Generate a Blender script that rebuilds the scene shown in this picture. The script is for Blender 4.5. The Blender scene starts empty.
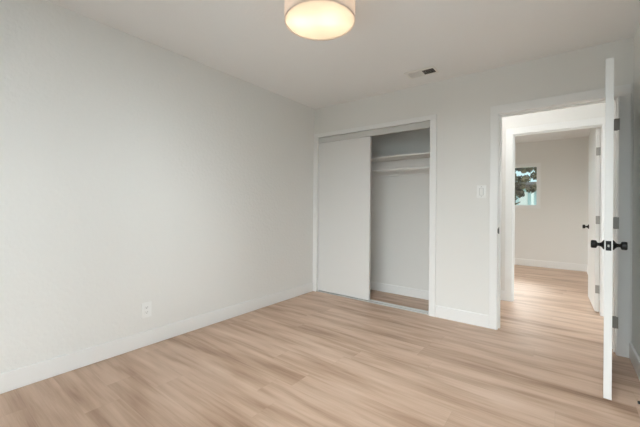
import bpy, bmesh, math, random
from mathutils import Matrix, Vector
random.seed(7)
sc = bpy.context.scene
COL = sc.collection

# ------------------------------------------------------------------ camera
F, CYH = 318.973, 206.633
YAW, ROLL, PITCH = 0.649023, 0.0085815, 0.0010828
CAM = Vector((2.65604, -3.36231, 1.12556))
fw = Vector((-math.sin(YAW), math.cos(YAW), 0)); rt = Vector((math.cos(YAW), math.sin(YAW), 0)); up = Vector((0, 0, 1))
fw, up = fw*math.cos(PITCH)+up*math.sin(PITCH), up*math.cos(PITCH)-fw*math.sin(PITCH)
cr = rt*math.cos(ROLL)+up*math.sin(ROLL); cu = up*math.cos(ROLL)-rt*math.sin(ROLL)
cam = bpy.data.cameras.new('camera'); co = bpy.data.objects.new('camera', cam); COL.objects.link(co)
m = Matrix((cr, cu, -fw)).transposed().to_4x4(); m.translation = CAM
co.matrix_world = m
cam.sensor_width = 36; cam.lens = F*36/640; cam.shift_y = -(213.5-CYH)/640; cam.clip_start = 0.02
sc.camera = co

# ------------------------------------------------------------------ world, light, exposure
w = bpy.data.worlds.new('world'); sc.world = w; w.use_nodes = True
bg = w.node_tree.nodes['Background']; bg.inputs[0].default_value = (0.66, 0.86, 0.90, 1); bg.inputs[1].default_value = 1.15
def area(name, loc, rot, sx, sy, power, col):
    l = bpy.data.lights.new(name, 'AREA'); l.shape = 'RECTANGLE'; l.size = sx; l.size_y = sy; l.energy = power; l.color = col
    o = bpy.data.objects.new(name, l); o.location = loc; o.rotation_euler = rot; COL.objects.link(o)
R90 = math.pi/2
area('daylight_rear_sky', (1.6, -6.7, 4.1), (R90-0.45, 0, 0), 7, 4.8, 1560, (0.95, 0.968, 1.0))       # sky patch outside the rear window, shining +Y and down
area('daylight_right_sky', (6.2, -1.05, 3.4), (R90-0.35, 0, R90), 3.6, 4.0, 930, (0.95, 0.968, 1.0))      # sky patch outside the right-hand window, shining -X
area('fill_side_sky', (-3.0, 2.7, 2.8), (R90-0.3, 0, -R90), 5, 1.8, 450, (1.0, 0.96, 0.94))        # fill through the far room's added, unseen side window, shining +X and down
area('daylight_far_sky', (1.6, 7.2, 4.2), (-R90+0.75, 0, 0), 5, 2.2, 1150, (1.0, 0.97, 0.95))           # high sky outside the far window, shining -Y and down
area('fill_hall_end', (4.9, 0.62, 1.4), (R90, 0, R90), 0.95, 1.7, 9, (1.0, 0.99, 0.97))          # weak fill through an unseen end window added to the hall, shining -X
area('fill_rear_up', (1.9, -4.9, 0.02), (math.pi, 0, 0), 3.6, 1.9, 110, (1.0, 0.99, 0.97))        # unseen fill added below the rear window to brighten the ceiling, shining up
def point(name, loc, power, col, rad):
    l = bpy.data.lights.new(name, 'POINT'); l.energy = power; l.color = col; l.shadow_soft_size = rad
    o = bpy.data.objects.new(name, l); o.location = loc; COL.objects.link(o); return o
point('hall_ceiling_lamp', (1.92, 0.36, 2.20), 6.3, (1.0, 0.985, 0.97), 0.10)
vs = sc.view_settings; vs.view_transform = 'Standard'; vs.look = 'None'; vs.gamma = 1; vs.use_curve_mapping = False; vs.exposure = 0.08
cy = sc.cycles
cy.use_denoising = True; cy.max_bounces = 12; cy.diffuse_bounces = 8; cy.transparent_max_bounces = 12; cy.sample_clamp_indirect = 6

# ------------------------------------------------------------------ materials
def s2l(c):
    return tuple(((v/255)/12.92 if v/255 <= 0.04045 else ((v/255+0.055)/1.055)**2.4) for v in c)
def mat(name, rgb, rough=0.5, metal=0.0, spec=0.5, bump=None, coat=0):
    m = bpy.data.materials.new(name); m.use_nodes = True; nt = m.node_tree; b = nt.nodes['Principled BSDF']
    b.inputs['Base Color'].default_value = (*s2l(rgb), 1); b.inputs['Roughness'].default_value = rough
    b.inputs['Metallic'].default_value = metal; b.inputs['Specular IOR Level'].default_value = spec
    n = nt.nodes.new('ShaderNodeTexNoise'); tc = nt.nodes.new('ShaderNodeTexCoord')
    nt.links.new(tc.outputs['Object'], n.inputs['Vector'])
    sca, strength, dist, det = bump or (18, 0.02, 0.0004, 2)
    n.inputs['Scale'].default_value = sca; n.inputs['Detail'].default_value = det
    bp = nt.nodes.new('ShaderNodeBump'); bp.inputs['Strength'].default_value = strength; bp.inputs['Distance'].default_value = dist
    nt.links.new(n.outputs['Fac'], bp.inputs['Height']); nt.links.new(bp.outputs['Normal'], b.inputs['Normal'])
    return m
M = {}
M['wall'] = mat('wall_paint_orange_peel', (233, 232, 229), 0.55, spec=0.3, bump=(38, 0.6, 0.006, 3))
M['smooth'] = mat('wall_paint_smooth', (233, 232, 229), 0.6, spec=0.3, bump=(60, 0.06, 0.002, 3))
M['ceil'] = mat('ceiling_paint', (243, 243, 243), 0.75, spec=0.2, bump=(45, 0.25, 0.004, 3))
M['trim'] = mat('white_trim_gloss', (238, 238, 237), 0.33)
M['door'] = mat('door_white', (227, 227, 225), 0.38, bump=(18, 0.02, 0.0006, 2))
M['slider'] = mat('sliding_door_white', (226, 225, 223), 0.45, bump=(18, 0.02, 0.0006, 2))
M['shelf'] = mat('shelf_white', (232, 231, 229), 0.45)
M['black'] = mat('matte_black_metal', (16, 15, 15), 0.38, metal=0.3)
M['nickel'] = mat('aged_nickel', (158, 156, 152), 0.45, metal=0.45)
M['steel'] = mat('bright_steel', (200, 198, 194), 0.3, metal=0.9)
M['alu'] = mat('aluminium_track', (215, 215, 214), 0.4, metal=0.4)
M['plastic'] = mat('white_plastic', (240, 240, 238), 0.3)
M['groove'] = mat('grey_plastic_gap', (168, 167, 164), 0.5)
M['fascia'] = mat('pale_grey_track_enamel', (208, 207, 204), 0.45)
M['slot'] = mat('dark_slot', (40, 38, 36), 0.6)
M['duct'] = mat('dark_duct', (38, 37, 36), 0.7)
M['vent'] = mat('vent_enamel', (240, 239, 236), 0.45)
M['grass'] = mat('lawn', (96, 120, 62), 0.9, bump=(40, 0.8, 0.03, 4))
M['roof'] = mat('brown_roof', (104, 88, 84), 0.8, bump=(20, 0.5, 0.02, 3))
M['siding'] = mat('pale_blue_siding', (206, 226, 230), 0.7)
M['bark'] = mat('bark', (84, 68, 56), 0.9, bump=(30, 0.8, 0.02, 4))

def glass():
    m = bpy.data.materials.new('window_glass'); m.use_nodes = True; nt = m.node_tree
    nt.nodes.remove(nt.nodes['Principled BSDF']); out = nt.nodes['Material Output']
    t = nt.nodes.new('ShaderNodeBsdfTransparent'); t.inputs[0].default_value = (0.95, 0.98, 0.98, 1)
    g = nt.nodes.new('ShaderNodeBsdfGlossy'); g.inputs['Roughness'].default_value = 0.02
    fr = nt.nodes.new('ShaderNodeFresnel'); fr.inputs[0].default_value = 1.45
    mx = nt.nodes.new('ShaderNodeMixShader')
    nt.links.new(fr.outputs[0], mx.inputs[0]); nt.links.new(t.outputs[0], mx.inputs[1]); nt.links.new(g.outputs[0], mx.inputs[2])
    nt.links.new(mx.outputs[0], out.inputs[0]); return m
M['glass'] = glass()

def translucent(name, rgb, tmix, emit=None, es=0):
    m = bpy.data.materials.new(name); m.use_nodes = True; nt = m.node_tree; b = nt.nodes['Principled BSDF']; out = nt.nodes['Material Output']
    b.inputs['Base Color'].default_value = (*s2l(rgb), 1); b.inputs['Roughness'].default_value = 0.6
    if emit:
        b.inputs['Emission Color'].default_value = (*emit, 1); b.inputs['Emission Strength'].default_value = es
    t = nt.nodes.new('ShaderNodeBsdfTranslucent'); t.inputs[0].default_value = (*s2l(rgb), 1)
    mx = nt.nodes.new('ShaderNodeMixShader'); mx.inputs[0].default_value = tmix
    nt.links.new(b.outputs[0], mx.inputs[1]); nt.links.new(t.outputs[0], mx.inputs[2]); nt.links.new(mx.outputs[0], out.inputs[0])
    return m
M['diffuser'] = translucent('lamp_diffuser', (255, 250, 240), 0.7)
M['shade'] = translucent('lamp_shade_fabric', (247, 238, 231), 0.5)

def leafmat():
    m = bpy.data.materials.new('leaves'); m.use_nodes = True; nt = m.node_tree; b = nt.nodes['Principled BSDF']
    tc = nt.nodes.new('ShaderNodeTexCoord'); n = nt.nodes.new('ShaderNodeTexNoise'); n.inputs['Scale'].default_value = 5
    r = nt.nodes.new('ShaderNodeValToRGB'); e = r.color_ramp.elements
    e[0].position = 0.35; e[0].color = (*s2l((52, 44, 39)), 1); e[1].position = 0.7; e[1].color = (*s2l((118, 110, 88)), 1)
    nt.links.new(tc.outputs['Object'], n.inputs['Vector']); nt.links.new(n.outputs['Fac'], r.inputs[0]); nt.links.new(r.outputs[0], b.inputs['Base Color'])
    b.inputs['Roughness'].default_value = 0.7; return m
M['leaf'] = leafmat()

def floormat():
    m = bpy.data.materials.new('oak_plank_floor'); m.use_nodes = True; nt = m.node_tree; b = nt.nodes['Principled BSDF']; L = nt.links.new
    N = nt.nodes.new
    def V(x, sock):
        if isinstance(x, (int, float)): sock.default_value = x
        else: L(x, sock)
    def mth(op, a, bb=0.0, c=None):
        n = N('ShaderNodeMath'); n.operation = op; V(a, n.inputs[0]); V(bb, n.inputs[1])
        if c is not None: V(c, n.inputs[2])
        return n.outputs[0]
    def comb(x, y, z):
        n = N('ShaderNodeCombineXYZ'); V(x, n.inputs[0]); V(y, n.inputs[1]); V(z, n.inputs[2]); return n.outputs[0]
    def noise(vec, scale, det, rough=0.55, dist=0.0):
        n = N('ShaderNodeTexNoise'); L(vec, n.inputs['Vector']); n.inputs['Scale'].default_value = scale; n.inputs['Detail'].default_value = det
        n.inputs['Roughness'].default_value = rough; n.inputs['Distortion'].default_value = dist; return n.outputs['Fac']
    def white(vec):
        n = N('ShaderNodeTexWhiteNoise'); n.noise_dimensions = '3D'; L(vec, n.inputs['Vector']); return n.outputs['Value']
    tc = N('ShaderNodeTexCoord'); sp = N('ShaderNodeSeparateXYZ'); L(tc.outputs['Object'], sp.inputs[0]); X, Y = sp.outputs[0], sp.outputs[1]
    PW, PL = 0.178, 1.22
    ry = mth('DIVIDE', mth('ADD', Y, 10.05), PW); row = mth('FLOOR', ry); fy = mth('SUBTRACT', ry, row)
    rx = mth('ADD', mth('DIVIDE', mth('ADD', X, 10.0), PL), white(comb(row, 3.3, 1.7)))
    colm = mth('FLOOR', rx); fx = mth('SUBTRACT', rx, colm)
    rnd = white(comb(row, colm, 9.1)); rnd2 = white(comb(row, colm, 4.2))
    # grain coordinates, shifted for each plank
    off = mth('MULTIPLY', rnd, 37.0)
    g1 = noise(comb(mth('ADD', mth('MULTIPLY', X, 1.7), off), mth('ADD', mth('MULTIPLY', Y, 12.0), off), rnd2), 1.0, 2, 0.45, 0.7)   # broad soft bands
    g2 = noise(comb(mth('ADD', mth('MULTIPLY', X, 2.2), off), mth('ADD', mth('MULTIPLY', Y, 60.0), off), rnd2), 1.0, 5, 0.6, 0.4)   # fine grain
    g3 = noise(comb(mth('MULTIPLY', X, 8.0), mth('MULTIPLY', Y, 220.0), rnd2), 1.0, 3, 0.6)
    g0 = noise(comb(mth('MULTIPLY', X, 1.0), mth('MULTIPLY', Y, 8.5), 0.0), 1.0, 2, 0.5, 0.4)   # slow drift that runs on across the planks
    v = mth('ADD', mth('MULTIPLY', g1, 0.29), mth('MULTIPLY', g2, 0.18))
    v = mth('ADD', v, mth('MULTIPLY', g0, 0.45))
    v = mth('ADD', v, mth('MULTIPLY', g3, 0.08))
    v = mth('ADD', v, mth('MULTIPLY', mth('SUBTRACT', rnd, 0.5), 0.04))
    r = N('ShaderNodeValToRGB'); L(v, r.inputs[0]); r.color_ramp.elements.remove(r.color_ramp.elements[1])
    cols = FLOORCOLS
    r.color_ramp.elements[0].position = cols[0][0]; r.color_ramp.elements[0].color = (*s2l(cols[0][1]), 1)
    for p_, c_ in cols[1:]:
        e = r.color_ramp.elements.new(p_); e.color = (*s2l(c_), 1)
    # seams
    ey = mth('MULTIPLY', mth('MINIMUM', fy, mth('SUBTRACT', 1.0, fy)), PW)
    ex = mth('MULTIPLY', mth('MINIMUM', fx, mth('SUBTRACT', 1.0, fx)), PL)
    ed = mth('MINIMUM', ey, ex)
    mr = N('ShaderNodeMapRange'); L(ed, mr.inputs[0]); mr.inputs[1].default_value = 0.0; mr.inputs[2].default_value = 0.0022; mr.inputs[3].default_value = 0.90; mr.inputs[4].default_value = 1.0
    mx = N('ShaderNodeMix'); mx.data_type = 'RGBA'; mx.blend_type = 'MULTIPLY'; mx.inputs[0].default_value = 1.0
    L(r.outputs[0], mx.inputs[6]); L(mr.outputs[0], mx.inputs[7]); L(mx.outputs[2], b.inputs['Base Color'])
    b.inputs['Roughness'].default_value = 0.42; b.inputs['Specular IOR Level'].default_value = 0.45
    bp = N('ShaderNodeBump'); bp.inputs['Strength'].default_value = 0.15; bp.inputs['Distance'].default_value = 0.001
    L(mth('ADD', g2, mth('MULTIPLY', mr.outputs[0], 2.0)), bp.inputs['Height']); L(bp.outputs[0], b.inputs['Normal'])
    return m
FLOORCOLS = [(0.29, (138, 107, 86)), (0.42, (182, 151, 128)), (0.54, (206, 177, 155)), (0.67, (219, 193, 174))]
M['floor'] = floormat()

# ------------------------------------------------------------------ helpers
def box(bm, x0, x1, y0, y1, z0, z1, bev=0.0, seg=2):
    r = bmesh.ops.create_cube(bm, size=1)
    vs_ = r['verts']
    for v in vs_:
        v.co = Vector((x0+(v.co.x+.5)*(x1-x0), y0+(v.co.y+.5)*(y1-y0), z0+(v.co.z+.5)*(z1-z0)))
    if bev > 0:
        es = list({e for v in vs_ for e in v.link_edges})
        bmesh.ops.bevel(bm, geom=es, offset=bev, segments=seg, affect='EDGES', profile=0.5)
def lathe(bm, prof, mtx=None, n=40, cap=True):
    """prof: list of (radius, z) revolved round Z, then moved by mtx."""
    rings = []
    for r, z in prof:
        ring = []
        for k in range(n):
            a = 2*math.pi*k/n
            v = Vector((r*math.cos(a), r*math.sin(a), z))
            ring.append(bm.verts.new(mtx @ v if mtx else v))
        rings.append(ring)
    for a, b in zip(rings, rings[1:]):
        for k in range(n):
            bm.faces.new((a[k], a[(k+1) % n], b[(k+1) % n], b[k]))
    if cap:
        bm.faces.new(list(reversed(rings[0]))); bm.faces.new(rings[-1])
def obj(name, bm, m, parent=None, smooth=False):
    bmesh.ops.recalc_face_normals(bm, faces=bm.faces)
    me = bpy.data.meshes.new(name); bm.to_mesh(me); bm.free(); me.materials.append(M[m])
    if smooth:
        for p in me.polygons: p.use_smooth = True
        try: me.set_sharp_from_angle(angle=math.radians(40))
        except Exception: pass
    o = bpy.data.objects.new(name, me); COL.objects.link(o)
    if parent: o.parent = parent
    return o
def B(name, m, boxes, parent=None, bev=0.0, seg=2, smooth=False):
    bm = bmesh.new()
    for b in boxes: box(bm, *b, bev=bev, seg=seg)
    return obj(name, bm, m, parent, smooth)
def S(o, label=None):
    o['kind'] = 'structure'
    if label: o['label'] = label
    return o
def T(o, label, cat, group=None):
    o['label'] = label; o['category'] = cat
    if group: o['group'] = group
    return o
def empty(name, loc=(0, 0, 0), rz=0.0):
    o = bpy.data.objects.new(name, None); o.empty_display_size = 0.1; o.location = loc; o.rotation_euler = (0, 0, rz); COL.objects.link(o); return o
def copy_tree(o, parent=None):
    c = o.copy(); COL.objects.link(c)
    if parent: c.parent = parent
    for ch in list(o.children): copy_tree(ch, c)
    return c
def wall_grid(name, m, axis, a0, a1, t0, t1, z0, z1, holes):
    """wall along 'x' or 'y' from a0..a1, thickness t0..t1, with rectangular holes (h0,h1,hz0,hz1)."""
    bx = []
    cuts = sorted(holes); cur = a0
    for h0, h1, q0, q1 in cuts:
        if h0 > cur: bx.append((cur, h0, z0, z1))
        if q0 > z0: bx.append((h0, h1, z0, q0))
        if q1 < z1: bx.append((h0, h1, q1, z1))
        cur = h1
    if cur < a1: bx.append((cur, a1, z0, z1))
    if axis == 'x': return B(name, m, [(p, q, t0, t1, r, s) for p, q, r, s in bx])
    return B(name, m, [(t0, t1, p, q, r, s) for p, q, r, s in bx])

H = 2.44
XR = 3.083          # right wall
YB = -3.66          # rear wall
# ------------------------------------------------------------------ structure
S(B('floor', 'floor', [(-0.7, 4.7, YB-0.1, 4.25, -0.06, 0.0)]))
S(B('ceiling', 'ceil', [(-0.7, 4.7, YB-0.1, 4.25, H, H+0.1)]))
S(B('wall_left', 'wall', [(-0.1, 0, YB-0.1, 0.66, 0, H)]))
S(wall_grid('wall_back', 'smooth', 'x', 0, 3.083, 0, 0.115, 0, H, [(0.045, 1.565, 0, 2.062), (2.165, 3.002, 0, 2.018)]))
S(wall_grid('wall_right', 'smooth', 'y', YB-0.1, 0.115, XR, XR+0.1, 0, H, [(-3.35, -1.8, 0.8, 2.08)]))
S(wall_grid('wall_rear', 'smooth', 'x', 0, XR, YB-0.1, YB, 0, H, [(0.9, 2.98, 0.8, 2.08)]))
S(B('wall_closet_back', 'smooth', [(0, 1.75, 0.56, 0.66, 0, H)]))
S(B('wall_closet_side', 'smooth', [(1.75, 1.85, 0.115, 1.125, 0, H)]))
S(wall_grid('wall_hall', 'smooth', 'x', -0.6, 4.6, 1.125, 1.235, 0, H, [(2.165, 2.998, 0, 2.035)]))
S(wall_grid('wall_hall_end', 'smooth', 'y', 0.115, 1.125, 4.5, 4.6, 0, H, [(0.2, 1.04, 0.6, 2.08)]))
S(B('wall_hall_near', 'smooth', [(XR+0.1, 4.6, 0.0, 0.115, 0, H)]))
WX0, WX1, WZ0, WZ1 = 1.02, 2.291, 1.166, 1.985
S(wall_grid('wall_far', 'smooth', 'x', -0.6, 3.03, 4.13, 4.24, 0, H, [(WX0, WX1, WZ0, WZ1)]))
S(B('wall_far_right', 'smooth', [(3.03, 3.13, 1.235, 4.24, 0, H)]))
S(wall_grid('wall_far_left', 'smooth', 'y', 1.235, 4.24, -0.6, -0.5, 0, H, [(1.7, 3.7, 0.8, 2.08)]))

def base(name, runs, h=0.12):
    bm = bmesh.new()
    for r in runs:
        x0, x1, y0, y1 = r
        box(bm, x0, x1, y0, y1, 0, h, bev=0.005, seg=3)
    return S(obj(name, bm, 'trim'))
T_ = 0.015
base('baseboard_left', [(0, T_, YB, -0.014)])
base('baseboard_back', [(1.619, 2.116, -T_, 0)])
base('baseboard_right', [(XR-T_, XR, YB, -0.0)])
base('baseboard_rear', [(T_, XR-T_, YB, YB+T_)])
base('baseboard_closet', [(0.0, 1.75, 0.56-T_, 0.56), (1.75-T_, 1.75, 0.115, 0.56-T_)], 0.11)
base('baseboard_hall', [(1.85, 2.107, 1.125-T_, 1.125), (3.06, 4.5, 1.125-T_, 1.125)])
base('baseboard_far', [(-0.5, 3.03, 4.13-T_, 4.13), (3.03-T_, 3.03, 2.1, 4.13-T_)], 0.13)

def casing(name, xo0, xi0, xi1, xo1, zi, zo, y, side=-1, th=0.015, jamb=None):
    """flat casing round an opening, standing proud of the wall at y; jamb = (x0,x1,zt,ya,yb) lines the opening."""
    bm = bmesh.new()
    ya, yb = (y-th, y) if side < 0 else (y, y+th)
    box(bm, xo0, xi0, ya, yb, 0, zi, bev=0.003)
    box(bm, xi1, xo1, ya, yb, 0, zi, bev=0.003)
    box(bm, xo0, xo1, ya, yb, zi, zo, bev=0.003)
    if jamb:
        x0, x1, zt, ja, jb, xw0, xw1, zw = jamb
        box(bm, xw0, x0, ja, jb, 0, zt); box(bm, x1, xw1, ja, jb, 0, zt); box(bm, xw0, xw1, ja, jb, zt, zw)
    return bm
# closet opening
bm = casing('c', 0.001, 0.062, 1.551, 1.618, 2.045, 2.096, 0.0, jamb=(0.058, 1.555, 2.05, 0.0, 0.115, 0.046, 1.564, 2.061))
S(obj('trim_1', bm, 'trim'), 'white flat casing round the closet opening')
# bedroom doorway: casing on both faces, jamb with stop
bm = casing('c', 2.115, 2.181, 3.0, 3.07, 2.006, 2.082, 0.0, jamb=(2.186, 2.996, 2.002, 0.0, 0.115, 2.166, 3.001, 2.017))
box(bm, 2.186, 2.197, 0.05, 0.085, 0, 2.002); box(bm, 2.986, 2.996, 0.05, 0.085, 0, 2.002); box(bm, 2.197, 2.986, 0.05, 0.085, 1.991, 2.002)
box(bm, 2.115, 2.181, 0.115, 0.13, 0, 2.006, bev=0.003); box(bm, 2.984, 3.06, 0.115, 0.13, 0, 2.006, bev=0.003); box(bm, 2.115, 3.06, 0.115, 0.13, 2.006, 2.082, bev=0.003)
S(obj('trim_2', bm, 'trim'), 'white casing and jamb round the bedroom doorway')
# doorway across the hall
bm = casing('c', 2.105, 2.18, 2.99, 3.063, 2.022, 2.098, 1.125, jamb=(2.184, 2.986, 2.018, 1.125, 1.235, 2.166, 2.997, 2.034))
box(bm, 2.184, 2.195, 1.15, 1.185, 0, 2.018); box(bm, 2.195, 2.986, 1.15, 1.185, 2.007, 2.018)
S(obj('trim_3', bm, 'trim'), 'white casing and jamb round the doorway across the hall')
# ------------------------------------------------------------------ windows
def window(name, axis, a0, a1, t_in, t_out, z0, z1, inner_sign, label=None, cw=0.065):
    """frame + sash + pane; built along 'x' (wall faces y) or 'y'. t_in: inner wall face, t_out: outer face."""
    def bb(p, q, s0, s1, r, s):
        s0, s1 = min(s0, s1), max(s0, s1)
        return (p, q, s0, s1, r, s) if axis == 'x' else (s0, s1, p, q, r, s)
    t_mid = t_in+(t_out-t_in)*0.6; d = 0.02*(1 if t_out > t_in else -1)
    boxes = []
    fwid = 0.022
    boxes += [bb(a0, a0+fwid, t_in, t_out, z0, z1), bb(a1-fwid, a1, t_in, t_out, z0, z1), bb(a0+fwid, a1-fwid, t_in, t_out, z0, z0+fwid), bb(a0+fwid, a1-fwid, t_in, t_out, z1-fwid, z1)]
    c = inner_sign*0.014
    boxes += [bb(a0-cw, a0+0.004, t_in, t_in+c, z0-cw, z1+cw), bb(a1-0.004, a1+cw, t_in, t_in+c, z0-cw, z1+cw), bb(a0+0.004, a1-0.004, t_in, t_in+c, z0-cw, z0+0.004), bb(a0+0.004, a1-0.004, t_in, t_in+c, z1-0.004, z1+cw)]
    fr = S(B(name, 'trim', boxes), label)
    sx = 0.03
    am = (a0+a1)/2
    B('sash', 'plastic', [bb(a0+fwid, a0+fwid+sx*0.4, t_mid-d, t_mid+d, z0+fwid, z1-fwid), bb(a1-fwid-sx*0.4, a1-fwid, t_mid-d, t_mid+d, z0+fwid, z1-fwid), bb(am-sx/2, am+sx/2, t_mid-d, t_mid+d, z0+fwid, z1-fwid), bb(a0+fwid, a1-fwid, t_mid-d, t_mid+d, z0+fwid, z0+fwid+0.012), bb(a0+fwid, a1-fwid, t_mid-d, t_mid+d, z1-fwid-0.012, z1-fwid)], fr)
    B('pane', 'glass', [bb(a0+fwid+0.001, a1-fwid-0.001, t_mid-0.002, t_mid+0.002, z0+fwid+0.001, z1-fwid-0.001)], fr)
    return fr
window('window_1', 'x', WX0, WX1, 4.13, 4.24, WZ0, WZ1, -1, 'white framed window in the far room showing a tree outside', 0.034)
window('window_2', 'x', 0.9, 2.98, YB, YB-0.1, 0.8, 2.08, 1)
window('added_window_3', 'y', 1.7, 3.7, -0.5, -0.6, 0.8, 2.08, 1)  # unseen window, added to bring more light into the far room

window('window_4', 'y', -3.35, -1.8, XR, XR+0.1, 0.8, 2.08, -1)
window('added_window_5', 'y', 0.2, 1.04, 4.5, 4.6, 0.6, 2.08, -1)  # unseen window, added to let light into the hall
# ------------------------------------------------------------------ doors
def knob_bm():
    """axis = +Z, sitting on z=0"""
    bm = bmesh.new()
    lathe(bm, [(0.0285, 0), (0.0292, 0.003), (0.027, 0.006), (0.018, 0.012), (0.0118, 0.018), (0.0098, 0.026), (0.0098, 0.031), (0.0135, 0.034), (0.0215, 0.037), (0.0238, 0.041), (0.0246, 0.052), (0.0240, 0.060), (0.0205, 0.0635), (0.007, 0.064)], n=40)
    return bm
def door(name, loc, rz, width, thick, z0, z1, kz, hz, flip, label, hinge_on_edge):
    """local +X runs from the hinge to the free edge; the slab straddles local y = 0"""
    e = S(empty(name, loc, rz), label)
    s = B('door_panel', 'door', [(0.0, width, -thick/2, thick/2, z0, z1)], e, bev=0.0015)
    for sg in (1, -1):
        bm = knob_bm()
        mt = Matrix.Translation((width-0.062, sg*thick/2, kz)) @ Matrix.Rotation(-sg*R90, 4, 'X')
        bm.transform(mt); obj('door_knob', bm, 'black', e, True)['label'] = 'matte black round knob'
    lp = B('latch_plate', 'black', [(width-0.0005, width+0.0015, -0.0125, 0.0125, kz-0.0285, kz+0.0285)], e, bev=0.0006)
    bm = bmesh.new(); box(bm, width+0.001, width+0.010, -0.0045, 0.0045, kz-0.007, kz+0.007, bev=0.002)
    obj('latch_bolt', bm, 'steel', lp)
    for z in hz:
        bm = bmesh.new()
        if hinge_on_edge:
            box(bm, -0.002, 0.0005, -0.015, 0.015, z-0.044, z+0.044)
            lathe(bm, [(0.006, z-0.044), (0.006, z+0.044)], Matrix.Translation((-0.004, -thick/2*flip-0.004*flip, 0)), 16)
        else:
            lathe(bm, [(0.0075, z-0.046), (0.0075, z+0.046)], Matrix.Translation((0.004, thick/2+0.0145, 0)), 16)
            box(bm, -0.0025, -0.0003, thick/2-0.03, thick/2+0.008, z-0.044, z+0.044)
            box(bm, 0.010, 0.0125, thick/2-0.003, thick/2+0.034, z-0.044, z+0.044)
        obj('hinge', bm, 'nickel', e, True)['label'] = 'dull nickel hinge'
    return e
def aim(a, b): return math.atan2(b[1]-a[1], b[0]-a[0])
ha, hb = (2.953, -0.018), (2.8752, -0.845)
door('door_1', (*ha, 0), aim(ha, hb), math.hypot(hb[0]-ha[0], hb[1]-ha[1]), 0.037, 0.012, 2.015, 0.912, (1.78, 1.022, 0.258), 1,
     'open white bedroom door seen edge-on with black knobs', False)
ha, hb = (2.965, 1.236), (2.946, 1.985)
door('door_2', (*ha, 0), aim(ha, hb), 0.75, 0.036, 0.012, 2.008, 0.905, (1.757, 1.01, 0.255), 1,
     'open white door of the far room across the hall', True)
# closet sliding door
sd = S(empty('door_3', (0, 0, 0)), 'plain white sliding closet door pulled to the left')
B('door_panel', 'slider', [(0.060, 0.826, 0.03, 0.065, 0.014, 2.02)], sd, bev=0.002)

# ------------------------------------------------------------------ closet fittings
fas = B('closet_track_fascia', 'fascia', [(0.059, 1.554, 0.012, 0.028, 1.974, 2.044)], bev=0.002)
T(fas, 'white fascia board across the top of the closet opening hiding the track', 'fascia')
fl = B('closet_floor_track', 'alu', [(0.0585, 1.5545, 0.004, 0.104, 0.0, 0.004), (0.0585, 1.5545, 0.004, 0.010, 0.004, 0.009), (0.0585, 1.5545, 0.068, 0.074, 0.004, 0.009), (0.0585, 1.5545, 0.098, 0.104, 0.004, 0.009)], bev=0.001)
T(fl, 'silver metal sliding door track on the floor along the closet threshold', 'door track')
sh = empty('closet_shelf', (0, 0, 1.745)); T(sh, 'white shelf across the upper closet on a wall cleat', 'shelf')
B('shelf_board', 'shelf', [(0.002, 1.748, 0.262, 0.558, -0.002, 0.017)], sh, bev=0.002)
B('wall_cleat', 'shelf', [(0.002, 1.748, 0.541, 0.5595, -0.21, -0.003)], sh, bev=0.002)
B('end_cleat', 'shelf', [(1.73, 1.7495, 0.15, 0.54, -0.21, -0.003)], sh, bev=0.002)
rod = empty('closet_rod', (0, 0, 1.597)); T(rod, 'white hanging rod below the closet shelf', 'closet rod')
bm = bmesh.new(); lathe(bm, [(0.0165, 0.004), (0.0165, 1.724)], Matrix.Translation((0, 0.285, 0)) @ Matrix.Rotation(R90, 4, 'Y'), 24); obj('rod_bar', bm, 'shelf', rod, True)
bm = bmesh.new(); lathe(bm, [(0.03, 1.716), (0.03, 1.722), (0.022, 1.7295)], Matrix.Translation((0, 0.285, 0)) @ Matrix.Rotation(R90, 4, 'Y'), 24)
obj('rod_flange', bm, 'shelf', rod, True)

# ------------------------------------------------------------------ ceiling light
LC = (1.488, -1.840); LZ = 2.237; LR = 0.212
lamp = empty('ceiling_light', (LC[0], LC[1], LZ)); T(lamp, 'round drum ceiling light glowing warm with a pale pinkish fabric shade', 'ceiling light')
bm = bmesh.new()
n = 64
lathe(bm, [(LR, 0.0), (LR, 0.165), (LR-0.003, 0.165), (LR-0.003, 0.0), (LR, 0.0)], None, n, False)
bmesh.ops.remove_doubles(bm, verts=bm.verts, dist=1e-5)
obj('lamp_shade', bm, 'shade', lamp, True)
bm = bmesh.new(); lathe(bm, [(LR-0.004, 0.006), (LR-0.004, 0.010)], None, n); obj('diffuser', bm, 'diffuser', lamp)['label'] = 'glowing cream diffuser disc'
bm = bmesh.new(); lathe(bm, [(LR+0.001, -0.001), (LR+0.001, 0.005), (LR-0.007, 0.005), (LR-0.007, -0.001), (LR+0.001, -0.001)], None, n, False)
bmesh.ops.remove_doubles(bm, verts=bm.verts, dist=1e-5); obj('bottom_rim', bm, 'shade', lamp, True)
bm = bmesh.new(); lathe(bm, [(0.065, 0.203), (0.065, 0.185), (0.05, 0.178), (0.012, 0.175), (0.012, 0.09)], None, 32); obj('canopy', bm, 'plastic', lamp, True)
bm = bmesh.new(); box(bm, -LR+0.004, LR-0.004, -0.006, 0.006, 0.158, 0.163); box(bm, -0.006, 0.006, -LR+0.004, LR-0.004, 0.158, 0.163); obj('spider', bm, 'steel', lamp)
bm = bmesh.new(); lathe(bm, [(0.196, 0.157), (0.196, 0.1575)], None, 48); obj('glare_block', bm, 'plastic', lamp)  # unseen disc added to block bulb glare on the ceiling
for dx, dy, pw in ((0.05, 0.03, 50), (-0.10, -0.06, 16)):
    p = point('bulb', (dx, dy, 0.075), pw, (1.0, 0.94, 0.84), 0.028); p.parent = lamp

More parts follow.
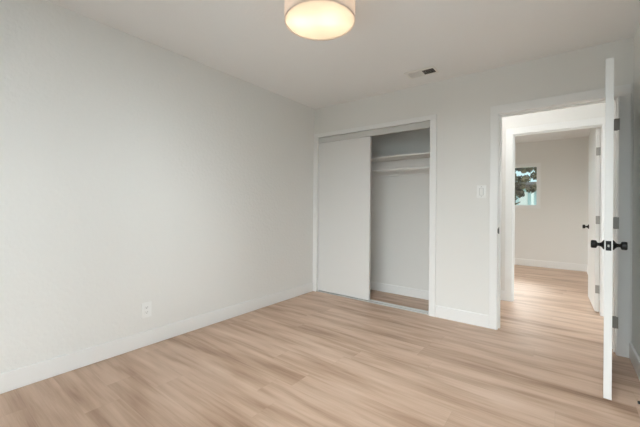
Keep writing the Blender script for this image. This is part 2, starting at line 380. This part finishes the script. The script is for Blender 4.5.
# ------------------------------------------------------------------ ceiling vent
vx0, vx1, vy0, vy1 = 1.418, 1.702, -0.396, -0.224
vent = empty('ceiling_vent', (0, 0, H)); T(vent, 'white two-way air register in the ceiling near the closet wall', 'air vent')
gx = [(1.443, 1.5615), (1.5735, 1.685)]; gy = (-0.355, -0.242)
B('vent_frame', 'vent', [(vx0, gx[0][0], vy0, vy1, -0.006, -0.0005), (gx[1][1], vx1, vy0, vy1, -0.006, -0.0005), (gx[0][0], gx[1][1], vy0, gy[0], -0.006, -0.0005), (gx[0][0], gx[1][1], gy[1], vy1, -0.006, -0.0005), (gx[0][1], gx[1][0], gy[0], gy[1], -0.006, -0.0005)], vent)
B('duct', 'duct', [(gx[0][0], gx[1][1], gy[0], gy[1], -0.0004, -0.0001)], vent)
for k, (a, b) in enumerate(gx):
    nsl = 9
    for i in range(nsl):
        cx = a+(i+0.5)*(b-a)/nsl; t = math.radians(-40 if k == 0 else 54)
        bm = bmesh.new(); box(bm, -0.0075+0.002*k, 0.0075-0.002*k, gy[0], gy[1], -0.0005, 0.0005)
        bm.transform(Matrix.Translation((cx, 0, -0.0055)) @ Matrix.Rotation(t, 4, 'Y'))
        obj('louver', bm, 'vent', vent)

# ------------------------------------------------------------------ outlet and switch
ot = empty('wall_outlet', (0, -2.159, 0.288)); T(ot, 'white duplex power outlet low on the left wall above the baseboard', 'power outlet')
B('cover_plate', 'plastic', [(0, 0.007, -0.039, 0.039, -0.061, 0.061)], ot, bev=0.003)
for s in (-1, 1):
    rc = B('receptacle', 'plastic', [(0.006, 0.0095, -0.017, 0.017, s*0.0195-0.015, s*0.0195+0.015)], ot, bev=0.002)
    B('slot', 'slot', [(0.0092, 0.0098, -0.0075, -0.0055, s*0.0195-0.002, s*0.0195+0.008), (0.0092, 0.0098, 0.0055, 0.0075, s*0.0195-0.002, s*0.0195+0.008), (0.0092, 0.0098, -0.002, 0.002, s*0.0195-0.010, s*0.0195-0.006)], rc)
bm = bmesh.new(); lathe(bm, [(0.0028, 0.0065), (0.0024, 0.0082)], Matrix.Rotation(R90, 4, 'Y'), 16); obj('plate_screw', bm, 'plastic', ot)
sw = empty('light_switch', (2.042, 0, 1.285)); T(sw, 'white wall light switch between the closet and the doorway', 'light switch')
B('cover_plate', 'plastic', [(-0.041, 0.041, -0.007, 0, -0.0605, 0.0605)], sw, bev=0.003)
B('switch_frame', 'groove', [(-0.0175, -0.0155, -0.009, -0.0065, -0.0345, 0.0345), (0.0155, 0.0175, -0.009, -0.0065, -0.0345, 0.0345), (-0.0155, 0.0155, -0.009, -0.0065, -0.0345, -0.0325), (-0.0155, 0.0155, -0.009, -0.0065, 0.0325, 0.0345)], sw)
bm = bmesh.new(); box(bm, -0.0145, 0.0145, -0.005, 0.001, -0.0315, 0.0315, bev=0.001); bm.transform(Matrix.Translation((0, -0.006, 0)) @ Matrix.Rotation(math.radians(5), 4, 'X')); obj('rocker', bm, 'plastic', sw)
for z in (-0.048, 0.048):
    bm = bmesh.new(); lathe(bm, [(0.003, 0.0065), (0.0026, 0.008)], Matrix.Translation((0, 0, z)) @ Matrix.Rotation(R90, 4, 'X'), 14); obj('plate_screw', bm, 'nickel', sw)
# strike plate on the left jamb
st = B('strike_plate', 'black', [(2.1862, 2.1885, 0.0, 0.042, 0.889, 0.949), (2.1825, 2.1885, -0.016, 0.0, 0.899, 0.939)], None, 0.0003)
T(st, 'small black strike plate on the left jamb of the bedroom doorway', 'strike plate')
# door stop at the right baseboard
ds = empty('door_stop', (XR-T_, -0.91, 0.07)); T(ds, 'black spring door stop on the right-hand baseboard behind the open door', 'door stop')
Ry = Matrix.Rotation(-R90, 4, 'Y')
bm = bmesh.new(); lathe(bm, [(0.012, 0), (0.011, 0.006), (0.006, 0.009)], Ry, 20); obj('stop_base', bm, 'black', ds, True)
bm = bmesh.new(); lathe(bm, [(0.0045+0.0012*(i % 2), 0.008+i*0.0018) for i in range(28)], Ry, 16); obj('stop_spring', bm, 'black', ds, True)
bm = bmesh.new(); lathe(bm, [(0.007, 0.057), (0.0085, 0.060), (0.0085, 0.072), (0.007, 0.075)], Ry, 20); obj('stop_tip', bm, 'black', ds, True)

# ------------------------------------------------------------------ outside the far window
S(B('ground', 'grass', [(-14, 14, 4.24, 30, -0.3, -0.2)]))
hs = empty('neighbour_house', (0, 14, -0.2)); T(hs, 'pale blue house with a brown roof behind the tree outside the far window', 'house')
B('house_wall', 'siding', [(-7, 5, 0.6, 6, 0, 2.3)], hs)
bm = bmesh.new()
pr = [(-0.2, 2.28), (-0.2, 2.42), (3.3, 2.78), (6.6, 2.42), (6.6, 2.28)]
va = [bm.verts.new((-7.4, y, z)) for y, z in pr]; vb = [bm.verts.new((5.4, y, z)) for y, z in pr]
bm.faces.new(va); bm.faces.new(list(reversed(vb)))
for i in range(5): bm.faces.new((va[i], vb[i], vb[(i+1) % 5], va[(i+1) % 5]))
obj('house_roof', bm, 'roof', hs)
B('porch_post', 'plastic', [(1.54, 1.64, -0.1, 0.0, 0, 2.28)], hs)
B('house_door', 'plastic', [(1.02, 1.36, 0.56, 0.6, 0.1, 2.1)], hs)
tr = empty('leafy_tree', (1.35, 9.2, -0.2)); T(tr, 'dark leafy tree outside the far room window', 'tree')
bm = bmesh.new(); lathe(bm, [(0.09, 0), (0.07, 0.8), (0.055, 1.7), (0.03, 2.4)], None, 14)
for k in range(6):
    a = k*1.05; ln = 0.22
    mt = Matrix.Translation((0, 0, 1.45+0.13*k)) @ Matrix.Rotation(a, 4, 'Z') @ Matrix.Rotation(math.radians(62), 4, 'Y')
    lathe(bm, [(0.03, 0), (0.012, ln)], mt, 8)
obj('trunk', bm, 'bark', tr, True)
bm = bmesh.new()
clumps = [(random.uniform(-0.9, 0.7), random.uniform(-0.35, 0.35), random.uniform(1.72, 2.08), random.uniform(0.08, 0.19)) for _ in range(18)]
clumps += [(random.uniform(-0.2, 0.75), random.uniform(-0.3, 0.3), random.uniform(2.3, 2.75), random.uniform(0.08, 0.2)) for _ in range(12)]
for i in range(9000):
    cx, cyy, cz, rr = random.choice(clumps)
    d = Vector((random.gauss(0, 1), random.gauss(0, 1), random.gauss(0, 1))).normalized()*rr*random.random()**0.5
    c = Vector((cx, cyy, cz))+d
    u = Vector((random.gauss(0, 1), random.gauss(0, 1), random.gauss(0, 1))).normalized(); v = u.orthogonal().normalized()
    l, wd = random.uniform(0.03, 0.055), random.uniform(0.012, 0.022)
    q = [c-u*l, c+v*wd, c+u*l, c-v*wd]
    bm.faces.new([bm.verts.new(x) for x in q])
obj('foliage', bm, 'leaf', tr)
